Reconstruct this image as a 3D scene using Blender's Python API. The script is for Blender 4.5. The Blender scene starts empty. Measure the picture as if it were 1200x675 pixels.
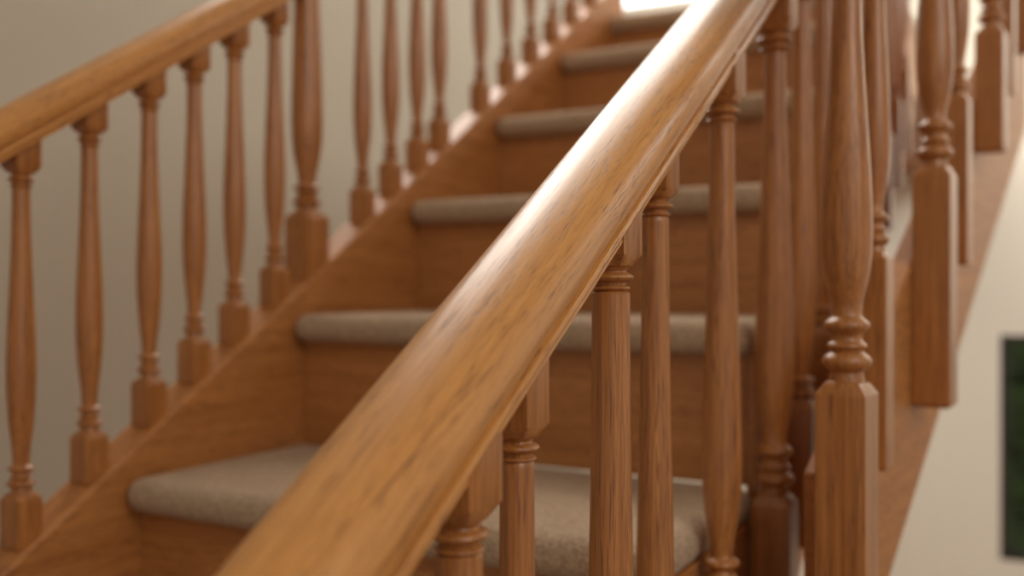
import bpy, bmesh, math, random
from mathutils import Vector, Matrix
random.seed(4)
sc=bpy.context.scene
sc.view_settings.view_transform='Standard'
ZC=1.26
TH=math.atan(630/1150); ST,CT=math.sin(TH),math.cos(TH)
SL=0.638; RUN=.274; RISE=SL*RUN; PHI=math.atan(SL)

def lin(r,g,b):
    f=lambda c:((c/255+.055)/1.055)**2.4 if c>10 else c/255/12.92
    return (f(r),f(g),f(b),1)

# ---------------------------------------------------------------- materials
def base_mat(name):
    m=bpy.data.materials.new(name); m.use_nodes=True
    nt=m.node_tree; return m,nt,nt.nodes['Principled BSDF']

def wood(name,axis,cols,rough=.34,scale=1.0,bump=.25,coat=.25,pore=.6,along=70,across=900,lo=.36,hi=.60,thr=(.38,.50),g=(5,110),n3s=(6,110),crough=.26):
    m,nt,b=base_mat(name); N=nt.nodes; L=nt.links
    tc=N.new('ShaderNodeTexCoord'); oi=N.new('ShaderNodeObjectInfo')
    mul=N.new('ShaderNodeVectorMath'); mul.operation='SCALE'; mul.inputs[0].default_value=(3.1,5.7,7.3)
    L.new(oi.outputs['Random'],mul.inputs['Scale'])
    add=N.new('ShaderNodeVectorMath'); add.operation='ADD'
    L.new(tc.outputs['Object'],add.inputs[0]); L.new(mul.outputs[0],add.inputs[1])
    def mp(al,ac):
        s=[ac]*3; s[axis]=al
        k=N.new('ShaderNodeMapping'); k.inputs['Scale'].default_value=[v*scale for v in s]
        L.new(add.outputs[0],k.inputs[0]); return k
    n1=N.new('ShaderNodeTexNoise'); n1.inputs['Scale'].default_value=1; n1.inputs['Detail'].default_value=8; n1.inputs['Roughness'].default_value=.74; n1.inputs['Distortion'].default_value=.15
    L.new(mp(*g).outputs[0],n1.inputs['Vector'])
    cr=N.new('ShaderNodeValToRGB'); e=cr.color_ramp.elements
    e[0].position=.3; e[0].color=cols[0]; e[1].position=.70; e[1].color=cols[2]
    k=e.new(.5); k.color=cols[1]
    L.new(n1.outputs['Fac'],cr.inputs[0])
    n2=N.new('ShaderNodeTexNoise'); n2.inputs['Scale'].default_value=1; n2.inputs['Detail'].default_value=2; n2.inputs['Roughness'].default_value=.5
    L.new(mp(along,across).outputs[0],n2.inputs['Vector'])
    pr=N.new('ShaderNodeValToRGB'); pr.color_ramp.elements[0].position=thr[0]; pr.color_ramp.elements[1].position=thr[1]
    pr.color_ramp.elements[0].color=(0,0,0,1)
    L.new(n2.outputs['Fac'],pr.inputs[0])
    n3=N.new('ShaderNodeTexNoise'); n3.inputs['Scale'].default_value=1; n3.inputs['Detail'].default_value=3
    L.new(mp(*n3s).outputs[0],n3.inputs['Vector'])
    mx=N.new('ShaderNodeMix'); mx.data_type='RGBA'; mx.blend_type='MULTIPLY'
    inv=N.new('ShaderNodeMath'); inv.operation='SUBTRACT'; inv.inputs[0].default_value=1; L.new(pr.outputs[0],inv.inputs[1])
    mm=N.new('ShaderNodeMath'); mm.operation='MULTIPLY'; L.new(inv.outputs[0],mm.inputs[0])
    r3=N.new('ShaderNodeMapRange'); r3.inputs[1].default_value=lo; r3.inputs[2].default_value=hi; r3.inputs[3].default_value=.2; L.new(n3.outputs['Fac'],r3.inputs[0])
    L.new(r3.outputs[0],mm.inputs[1])
    m2=N.new('ShaderNodeMath'); m2.operation='MULTIPLY'; m2.inputs[1].default_value=pore; L.new(mm.outputs[0],m2.inputs[0])
    L.new(m2.outputs[0],mx.inputs['Factor']); L.new(cr.outputs[0],mx.inputs[6]); mx.inputs[7].default_value=(.28,.18,.12,1)
    L.new(mx.outputs[2],b.inputs['Base Color'])
    b.inputs['Roughness'].default_value=rough
    b.inputs['Coat Weight'].default_value=coat; b.inputs['Coat Roughness'].default_value=crough
    bp=N.new('ShaderNodeBump'); bp.inputs['Strength'].default_value=bump; bp.inputs['Distance'].default_value=.0003; bp.invert=True
    L.new(mm.outputs[0],bp.inputs['Height']); L.new(bp.outputs[0],b.inputs['Normal'])
    return m

RC=(lin(176,116,54),lin(200,137,68),lin(214,152,82))
BC=(lin(140,85,38),lin(172,110,54),lin(196,132,70))
SC_=(lin(160,101,50),lin(180,118,61),lin(196,133,74))
M_rail=wood('oak_rail',1,RC,.38,bump=.5,coat=.45,pore=.85,along=62,across=1250,thr=(.36,.47),g=(7,300),n3s=(14,130),lo=.42,hi=.62,crough=.25)
M_bal=wood('oak_baluster',2,BC,.36,bump=.35,coat=.35,pore=.65,across=1000,along=30,g=(5,200),crough=.28)
M_str=wood('oak_string',1,SC_,.5,.8,coat=.05)
M_ris=wood('oak_riser',0,SC_,.5,.8,coat=.05)

def plain(name,col,rough=.7,nscale=40,bump=.1,var=.06,dist=.003):
    m,nt,b=base_mat(name); N=nt.nodes; L=nt.links
    tc=N.new('ShaderNodeTexCoord'); n=N.new('ShaderNodeTexNoise'); n.inputs['Scale'].default_value=nscale; n.inputs['Detail'].default_value=5
    L.new(tc.outputs['Object'],n.inputs['Vector'])
    cr=N.new('ShaderNodeValToRGB'); e=cr.color_ramp.elements
    e[0].position=.3;e[1].position=.7
    e[0].color=tuple(c*(1-var) for c in col[:3])+(1,); e[1].color=tuple(min(1,c*(1+var)) for c in col[:3])+(1,)
    L.new(n.outputs['Fac'],cr.inputs[0]); L.new(cr.outputs[0],b.inputs['Base Color'])
    b.inputs['Roughness'].default_value=rough
    bp=N.new('ShaderNodeBump'); bp.inputs['Strength'].default_value=bump; bp.inputs['Distance'].default_value=dist
    L.new(n.outputs['Fac'],bp.inputs['Height']); L.new(bp.outputs[0],b.inputs['Normal'])
    return m
M_carpet=plain('carpet_taupe',lin(182,154,124),.95,300,.9,.32,.004)
M_carpet.node_tree.nodes['Principled BSDF'].inputs['Sheen Weight'].default_value=.15
M_wall=plain('wall_paint',lin(184,176,162),.8,60,.05,.02)
M_white=plain('white_paint',lin(236,230,215),.5,60,.05,.02)
M_floor=wood('floor_boards',1,(lin(120,85,55),lin(150,108,70),lin(165,122,84)),.4,.3)
M_frame=plain('dark_frame',lin(45,42,38),.4,60,.05,.05)
M_leaf=plain('foliage',lin(60,80,38),.7,14,.6,.7,.03)
def glass():
    m,nt,b=base_mat('glass'); b.inputs['Transmission Weight'].default_value=1; b.inputs['Roughness'].default_value=.02; b.inputs['IOR'].default_value=1.1
    return m
M_glass=glass()

# ---------------------------------------------------------------- helpers
def empty(name):
    o=bpy.data.objects.new(name,None); sc.collection.objects.link(o); return o
def addmesh(name,me,mat,parent=None,angle=35,bevel=0,seg=2):
    o=bpy.data.objects.new(name,me); sc.collection.objects.link(o); me.materials.append(mat)
    for p in me.polygons: p.use_smooth=True
    me.set_sharp_from_angle(angle=math.radians(angle))
    if bevel:
        md=o.modifiers.new('bevel','BEVEL'); md.width=bevel; md.segments=seg; md.limit_method='ANGLE'; md.angle_limit=math.radians(30); md.harden_normals=False
    if parent: o.parent=parent
    return o
def box(name,lo,hi,mat,parent=None,bevel=0,seg=2,matrix=None):
    bm=bmesh.new(); c=[(a+b)/2 for a,b in zip(lo,hi)]; d=[(b-a) for a,b in zip(lo,hi)]
    bmesh.ops.create_cube(bm,size=1)
    for v in bm.verts: v.co=Vector((v.co.x*d[0],v.co.y*d[1],v.co.z*d[2]))
    me=bpy.data.meshes.new(name); bm.to_mesh(me); bm.free()
    o=addmesh(name,me,mat,parent,35,bevel,seg); o.location=c
    return o
def prism(name,pts,x0,x1,mat,parent=None,bevel=0,matrix=None):
    bm=bmesh.new()
    a=[bm.verts.new((x0,p[0],p[1])) for p in pts]; b=[bm.verts.new((x1,p[0],p[1])) for p in pts]
    n=len(pts); bm.faces.new(a); bm.faces.new(b[::-1])
    for i in range(n): bm.faces.new((a[i],b[i],b[(i+1)%n],a[(i+1)%n]))
    bmesh.ops.recalc_face_normals(bm,faces=bm.faces)
    me=bpy.data.meshes.new(name); bm.to_mesh(me); bm.free()
    o=addmesh(name,me,mat,parent,35,bevel)
    if matrix: o.matrix_local=matrix
    return o
def baluster(name,x,y,zt,ztc,zbc,zb,w,yaw=0,parent=None,top=.60,peak=.79,ls=1.0):
    a=w/.015
    R=[]
    def r(z,k,s=0): R.append((z,k*w,s))
    r(zt,.97,1)
    r(ztc+.0150*a,.97,1)
    r(ztc+.0085*a,.80,.35)
    r(ztc+.0080*a,.72); r(ztc+.0055*a,.60); r(ztc+.0048*a,.62)
    for i in range(9):
        t=math.pi*i/8; r(ztc+.0045*a-.0055*a*i/8,.66+.24*math.sin(t)**.8)
    r(ztc-.0014*a,.62);r(ztc-.0030*a,.60)
    for i in range(7):
        t=math.pi*i/6; r(ztc-.0032*a-.0030*a*i/6,.63+.14*math.sin(t))
    r(ztc-.0075*a,top)
    zk=zbc-.0095*a; b=a*ls
    z0=ztc-.011*a; z1=zk+.026*b
    prof=[(0,0),(.127,.05),(.28,.15),(.456,.36),(.633,.62),(.785,.83),(.91,.96),(1,1)]
    for f,k in prof: r(z0+(z1-z0)*f*peak,top+(.99-top)*k)
    q=(1-peak)/.21
    for f,k in [(.06,.95),(.11,.85),(.15,.71),(.18,.60),(.21,.55)]: r(z0+(z1-z0)*(peak+f*q),k)
    r(z1-.001*b,.60)
    for i in range(9):
        t=math.pi*i/8; r(z1-.0015*b-.0055*b*i/8,.64+.24*math.sin(t)**.8)
    r(z1-.0078*b,.60); r(z1-.0088*b,.57); r(z1-.0100*b,.60)
    for i in range(7):
        t=math.pi*i/6; r(z1-.0105*b-.0032*b*i/6,.63+.14*math.sin(t))
    r(z1-.0142*b,.62)
    for i in range(9):
        t=math.pi*i/8; r(z1-.0146*b-.0070*b*i/8,.66+.29*math.sin(t)**.8)
    r(z1-.0222*b,.62); r(z1-.0255*b,.68); r(zk,.80,.35)
    r(zk-.0065*a,.99,1); r(zk-.008*a,1,1)
    r(zb+.003*a,1,1); r(zb,.82,1)
    n=32; bm=bmesh.new(); rings=[]
    zc=(zt+zb)/2
    for z,rad,s in R:
        ring=[]
        for i in range(n):
            t=2*math.pi*i/n; c,sn=math.cos(t),math.sin(t); q=1/max(abs(c),abs(sn))
            k=rad*((1-s)+s*min(q,1.37)) ; ring.append(bm.verts.new((c*k,sn*k,z-zc)))
        rings.append(ring)
    for A,B in zip(rings,rings[1:]):
        for i in range(n): bm.faces.new((A[i],B[i],B[(i+1)%n],A[(i+1)%n]))
    bm.faces.new(rings[0][::-1]); bm.faces.new(rings[-1])
    bmesh.ops.recalc_face_normals(bm,faces=bm.faces)
    me=bpy.data.meshes.new(name); bm.to_mesh(me); bm.free()
    o=addmesh(name,me,M_bal,parent,32)
    o.location=(x,y,zc); o.rotation_euler=(0,0,yaw)
    return o
def rail(name,W,H,length,p0,yaw,pitch,mat,parent):
    """moulded handrail; p0 = centre of underside at start"""
    hw=W/2; k=H/.05
    half=[(0,0),(hw*.78,0),(hw*.80,.001),(hw*.80,.0055*k),(hw*.90,.0068*k),(hw*.935,.0090*k),(hw*.91,.0118*k),(hw*.80,.0132*k),(hw*.80,.0152*k),(hw*.93,.0165*k)]
    half+= [(hw*.985,.021*k),(hw,.027*k)]
    for i in range(1,15):
        t=math.pi/2*i/14
        half.append((hw*math.cos(t)**.85 if i<14 else 0,.027*k+(H-.027*k)*math.sin(t)**.95))
    pts=half+[(-x,z) for x,z in half[-2:0:-1]]
    bm=bmesh.new(); segs=40; rings=[]
    for j in range(segs+1):
        yy=length*j/segs
        rings.append([bm.verts.new((x,yy,z)) for x,z in pts])
    n=len(pts)
    for A,B in zip(rings,rings[1:]):
        for i in range(n): bm.faces.new((A[i],B[i],B[(i+1)%n],A[(i+1)%n]))
    bm.faces.new(rings[0]); bm.faces.new(rings[-1][::-1])
    bmesh.ops.recalc_face_normals(bm,faces=bm.faces)
    me=bpy.data.meshes.new(name); bm.to_mesh(me); bm.free()
    o=addmesh(name,me,mat,parent,28)
    o.location=p0; o.rotation_euler=(pitch,0,yaw)
    return o

# ---------------------------------------------------------------- stairs
stairs=empty('staircase')
TL,TR=-.897,-.285
WL=-2.0
S1=.740; V1=-.21+ZC; SF=4.3
NLO,NHI=-4,6
def noseS(n): return S1+(n-1)*RUN
def topZ(n): return V1+(n-1)*RISE-(.03 if n==NHI else 0)
for n in range(NLO,NHI+1):
    s=noseS(n); z=topZ(n)
    if n<NHI:
        box('carpet_tread_%d'%(n-NLO+1),(TL+.001,s,z-.038),(TR+.0122,s+RUN+.022,z),M_carpet,stairs,.018,6)
    else:
        box('carpet_landing',(TL-.03,s,z-.038),(TR+.0122,SF-.01,z),M_carpet,stairs,.018,6)
        box('landing_slab',(TL-.02,s+.05,z-.16),(TR,SF-.005,z-.038),M_ris,stairs)
    zb=topZ(n)-RISE if n>NLO else 0
    box('riser_%d'%(n-NLO+1),(TL+.001,s+.030,zb-.002),(TR-.001,s+.046,z-.034),M_ris,stairs)
def vline(s,v0): return ZC+SL*s+v0
s0,s1=-.75,2.2
pts=[(s0,0.0),(s0,vline(s0,-.667)),(s1,vline(s1,-.660)),(s1,vline(s1,-1.0)),(s0+.5,0.0)]
prism('string_closed',pts,-.945,TL,M_str,stairs,.004)
pts=[]
for n in range(NLO,NHI+1):
    s=noseS(n)+.028
    zlow=(topZ(n-1)-.034) if n>NLO else 0
    pts+= [(s,zlow),(s,topZ(n)-.034)]
send=noseS(NHI)+.3
pts+=[(send,topZ(NHI)-.034),(send,vline(send,-1.15)),((-ZC+1.15)/SL,0.0)]
prism('string_cut',pts,TR,TR+.012,M_str,stairs,.0015)
# ---------------------------------------------------------------- near banister
bA=empty('banister')
pA=-.343
sa,sb=-.55,2.15
L=(sb-sa)/math.cos(PHI)
rail('handrail',.062,.050,L,(-.263,sa,vline(sa,pA)),0,PHI,M_rail,bA)
tA=-.253
def sFromDx(dx,t):
    z=1311*abs(t)/dx; return (z-ST*abs(t))/CT
lst=[(692,.0165,tA,-.80,.72,-.382,1),(624,.0140,tA-.004,-.78,.68,-.392,1),(514,.0166,tA,-.80,.76,-.376,1),(462,.0146,tA-.004,-.78,.68,-.382,1),(384,.0176,tA+.001,-.80,.60,-.386,1.3),(322,.0205,tA+.004,-.850,.52,-.398,1.5)]
i=1
for dx,w,t,vb,tp,vt,ls in lst:
    s=sFromDx(dx,t)
    baluster('baluster_%d'%i,t,s,vline(s,pA+.012),vline(s,vt),vline(s,vb),vline(s,-1.04),w,0,bA,tp,.79,ls); i+=1
s=sFromDx(322,tA)
for kk in range(10):
    s+=.125
    if s>2.1: break
    baluster('baluster_%d'%i,tA,s,vline(s,pA+.012),vline(s,-.401),vline(s,-.86),vline(s,-1.04),.0165,0,bA); i+=1
s=sFromDx(700,tA)
for kk in range(5):
    s-=.11
    baluster('baluster_%d'%i,tA,s,vline(s,pA+.012),vline(s,-.401),max(vline(s,-.80),.12),max(vline(s,-1.04),0.0),.0165,0,bA); i+=1
baluster('newel_bottom',tA-.004,sa-.02,vline(sa,pA)+.10,vline(sa,pA)-.06,.30,0,.03,0,bA)
# ---------------------------------------------------------------- wall-side banister
bL=empty('banister')
tLb=-.921
pL=-.262
sa2,sb2=.2,2.15
for (q0,q1) in ((sa2,sFromDx(870,-.921)-.01),(sFromDx(870,-.921)+.01,sb2)):
    rail('handrail_section',.050,.042,(q1-q0)/math.cos(PHI),(tLb,q0,vline(q0,pL)),0,PHI,M_rail,bL)
i=1
for dx in (1395,1295,1205,1125,1055,1002,955,908,805,772,741,715,667,636,608,583,560,538):
    s=sFromDx(dx,tLb)
    baluster('baluster_%d'%i,tLb,s,vline(s,pL+.01),vline(s,-.298),vline(s,-.606),vline(s,-.672),.0145,0,bL,.60,.66,1.15); i+=1
s=sFromDx(870,tLb)
baluster('newel',tLb,s,vline(s,0.05),vline(s,-.12),vline(s,-.565),vline(s,-.705),.0225,0,bL,.72)
baluster('newel_bottom',tLb,sa2-.03,vline(sa2,-.12),vline(sa2,-.26),vline(sa2,-.6),vline(sa2,-.70),.0225,0,bL)
# ---------------------------------------------------------------- outer banister
bB=empty('banister')
def B(z,off=0):
    X=.696*z-.293
    nx,nz=.821,-.571
    X2=X+off*nx; z2=z+off*nz
    return (CT*X2-ST*z2, ST*X2+CT*z2)
def vB(z,R): return ZC+.728*z-R*.293
yawB=-math.atan2(B(2)[0]-B(1)[0],B(2)[1]-B(1)[1])
LB=math.hypot(B(2)[0]-B(1)[0],B(2)[1]-B(1)[1])
slB=.728/LB; phB=math.atan(slB)
for i,(dx,w,Rb,Rc) in enumerate([(409,.0212,None,2.27),(368,.0145,2.85,2.13),(305,.0205,3.2,2.24),(272,.0145,2.98,2.22),(238,.0195,2.85,2.2),(218,.0145,2.8,2.15),(197,.0205,2.85,2.2)]):
    z=.293*1150/dx
    x,y=B(z,(w-.0205))
    baluster('baluster_%d'%(i+1),x,y,vB(z,.86),vB(z,1.05),vB(z,Rc),vB(z,Rb) if Rb else 0.0,w,yawB,bB,.52,.77,1.55)
zs,ze=.72,1.85
p=B(zs,0)
rail('handrail',.062,.050,(ze-zs)*LB/math.cos(phB),(p[0],p[1],vB(zs,.88)),yawB,phB,M_rail,bB)
p=B(0,-.021-.024)
mat=Matrix.Translation((p[0],p[1],0))@Matrix.Rotation(yawB,4,'Z')
zs=.845
pts=[(zs*LB,vB(zs,2.66)),(ze*LB,vB(ze,2.5)),(ze*LB,vB(ze,3.55)),(zs*LB,vB(zs,3.55))]
prism('outer_string',pts,0,.024,M_str,bB,.003,mat)

# ---------------------------------------------------------------- room
box('floor',(WL,-3,-.1),(3.5,SF+.1,-.001),M_floor)
box('ceiling',(WL-.1,-3,4.6),(3.5,SF+.1,4.7),M_white)
wl=empty('wall_left')
WS0,WS1,WZ0,WZ1=1.7,3.5,ZC+1.25,ZC+2.9
def wlp(n,ya,yb,za,zb): box(n,(WL-.1,ya,za),(WL,yb,zb),M_wall,wl)
wlp('panel_1',-3,WS0,0,4.6); wlp('panel_2',WS1,SF+.1,0,4.6); wlp('panel_3',WS0,WS1,0,WZ0); wlp('panel_4',WS0,WS1,WZ1,4.6)
def farpix(x,y):
    a=(x-600)/1150; den=ST*a+CT; z=SF/den; return (CT*a-ST)*z, ZC+(337-y)/1150*z
x1,zt1=farpix(1172,392); _,zb1=farpix(1172,655)
x4,zb4=farpix(716,15); x5,_=farpix(850,0); zt4=zb4+1.3
xe=x1+1.0
wall=empty('wall_far')
def wf(n,xa,xb,za,zb): box(n,(xa,SF,za),(xb,SF+.1,zb),M_white,wall)
wf('panel_0',WL,x4,0,4.6)
wf('panel_1a',x4,x5,0,zb4); wf('panel_1b',x4,x5,zt4,4.6)
wf('panel_2',x5,x1,0,4.6)
wf('panel_4',x1,xe,zt1,4.6); wf('panel_5',x1,xe,0,zb1); wf('panel_6',xe,3.5,0,4.6)
def window(name,xa,xb,za,zb,mf,mull,w=.03):
    e=empty(name)
    box('frame_left',(xa,SF+.0,za),(xa+w,SF+.06,zb),mf,e,.003); box('frame_right',(xb-w,SF+.0,za),(xb,SF+.06,zb),mf,e,.003)
    box('frame_top',(xa+w,SF,zb-w),(xb-w,SF+.06,zb),mf,e,.003); box('frame_bottom',(xa+w,SF,za),(xb-w,SF+.06,za+w),mf,e,.003)
    for q in range(mull):
        c=xa+(xb-xa)*(q+1)/(mull+1); box('mullion_%d'%q,(c-.01,SF+.01,za+w),(c+.01,SF+.05,zb-w),mf,e)
    box('glass',(xa+w,SF+.03,za+w),(xb-w,SF+.034,zb-w),M_glass,e)
window('window_1',x1,xe,zb1,zt1,M_frame,1)
window('window_2',x4,x5,zb4,zt4,M_white,0,.02)
e=empty('added_window')  # unseen window added in the left wall for the sheen on the handrail
box('frame_bottom',(WL-.08,WS0,WZ0),(WL+.02,WS1,WZ0+.04),M_white,e,.003); box('frame_top',(WL-.08,WS0,WZ1-.04),(WL,WS1,WZ1),M_white,e,.003)
for q in range(3):
    c=WS0+.02+(WS1-WS0-.04)*q/2; box('mullion_%d'%q,(WL-.07,c-.02,WZ0+.04),(WL-.01,c+.02,WZ1-.04),M_white,e)
# garden
bm=bmesh.new()
def blob(xx,yy,zz,r):
    mtx=Matrix.Translation((xx,yy,zz))@Matrix.Diagonal((r,r,r,1))
    g=bmesh.ops.create_icosphere(bm,subdivisions=3,radius=1,matrix=mtx)
    for v in g['verts']: v.co+=Vector([random.uniform(-.02,.02) for _ in range(3)])
for i in range(130): blob(random.uniform(-.3,2.2),SF+random.uniform(.8,1.4),random.uniform(0,1.3),random.uniform(.15,.26))
me=bpy.data.meshes.new('hedge'); bm.to_mesh(me); bm.free(); addmesh('garden_hedge',me,M_leaf)

# ---------------------------------------------------------------- light
w=bpy.data.worlds.new('World'); sc.world=w; w.use_nodes=True
bg=w.node_tree.nodes['Background']; bg.inputs[0].default_value=(1,.94,.85,1); bg.inputs[1].default_value=.42
def area(name,loc,tgt,size,power,col,sy=None):
    l=bpy.data.lights.new(name,'AREA'); l.energy=power; l.color=col; l.size=size
    if sy: l.shape='RECTANGLE'; l.size_y=sy
    o=bpy.data.objects.new(name,l); sc.collection.objects.link(o); o.location=loc
    d=Vector(tgt)-Vector(loc); o.rotation_euler=d.to_track_quat('-Z','Y').to_euler(); return o
area('light_rail_sheen',(WL-.13,(WS0+WS1)/2,(WZ0+WZ1)/2),(0,(WS0+WS1)/2-.45,(WZ0+WZ1)/2-.9),2.0,90,(1,.95,.88),1.7)  # added behind the unseen window, reflects along the rail top and balusters
area('light_window_landing',((x4+x5)/2,SF+.2,(zb4+zt4)/2),((x4+x5)/2,0,(zb4+zt4)/2-.6),.9,16,(.92,.97,1),1.4)
area('fill_landing_wall',(-1.4,3.3,4.3),(-1.4,2.6,2),.8,20,(1,.95,.88))  # added fill to brighten the wall by the upper stairs, not a fitting
area('light_hall',(1.6,-.4,2.6),(-.4,1.2,1.1),1.3,21,(1,.93,.84))
area('light_hall_far',(1.2,3.2,2.6),(.3,4.2,1.0),1.0,36,(1,.97,.92))
area('fill_hedge',(.6,SF+.4,2.6),(.6,SF+1.0,.6),1.2,14,(1,1,.9))  # added fill that brightens the hedge from above, no lamp outdoors

# ---------------------------------------------------------------- camera
cd=bpy.data.cameras.new('camera'); cam=bpy.data.objects.new('camera',cd); sc.collection.objects.link(cam)
cam.location=(0,0,ZC); cam.rotation_euler=(math.pi/2,0,TH)
cd.sensor_width=36; cd.lens=34.5; cd.clip_start=.01
cd.dof.use_dof=True; cd.dof.focus_distance=.61; cd.dof.aperture_fstop=3.3
sc.camera=cam
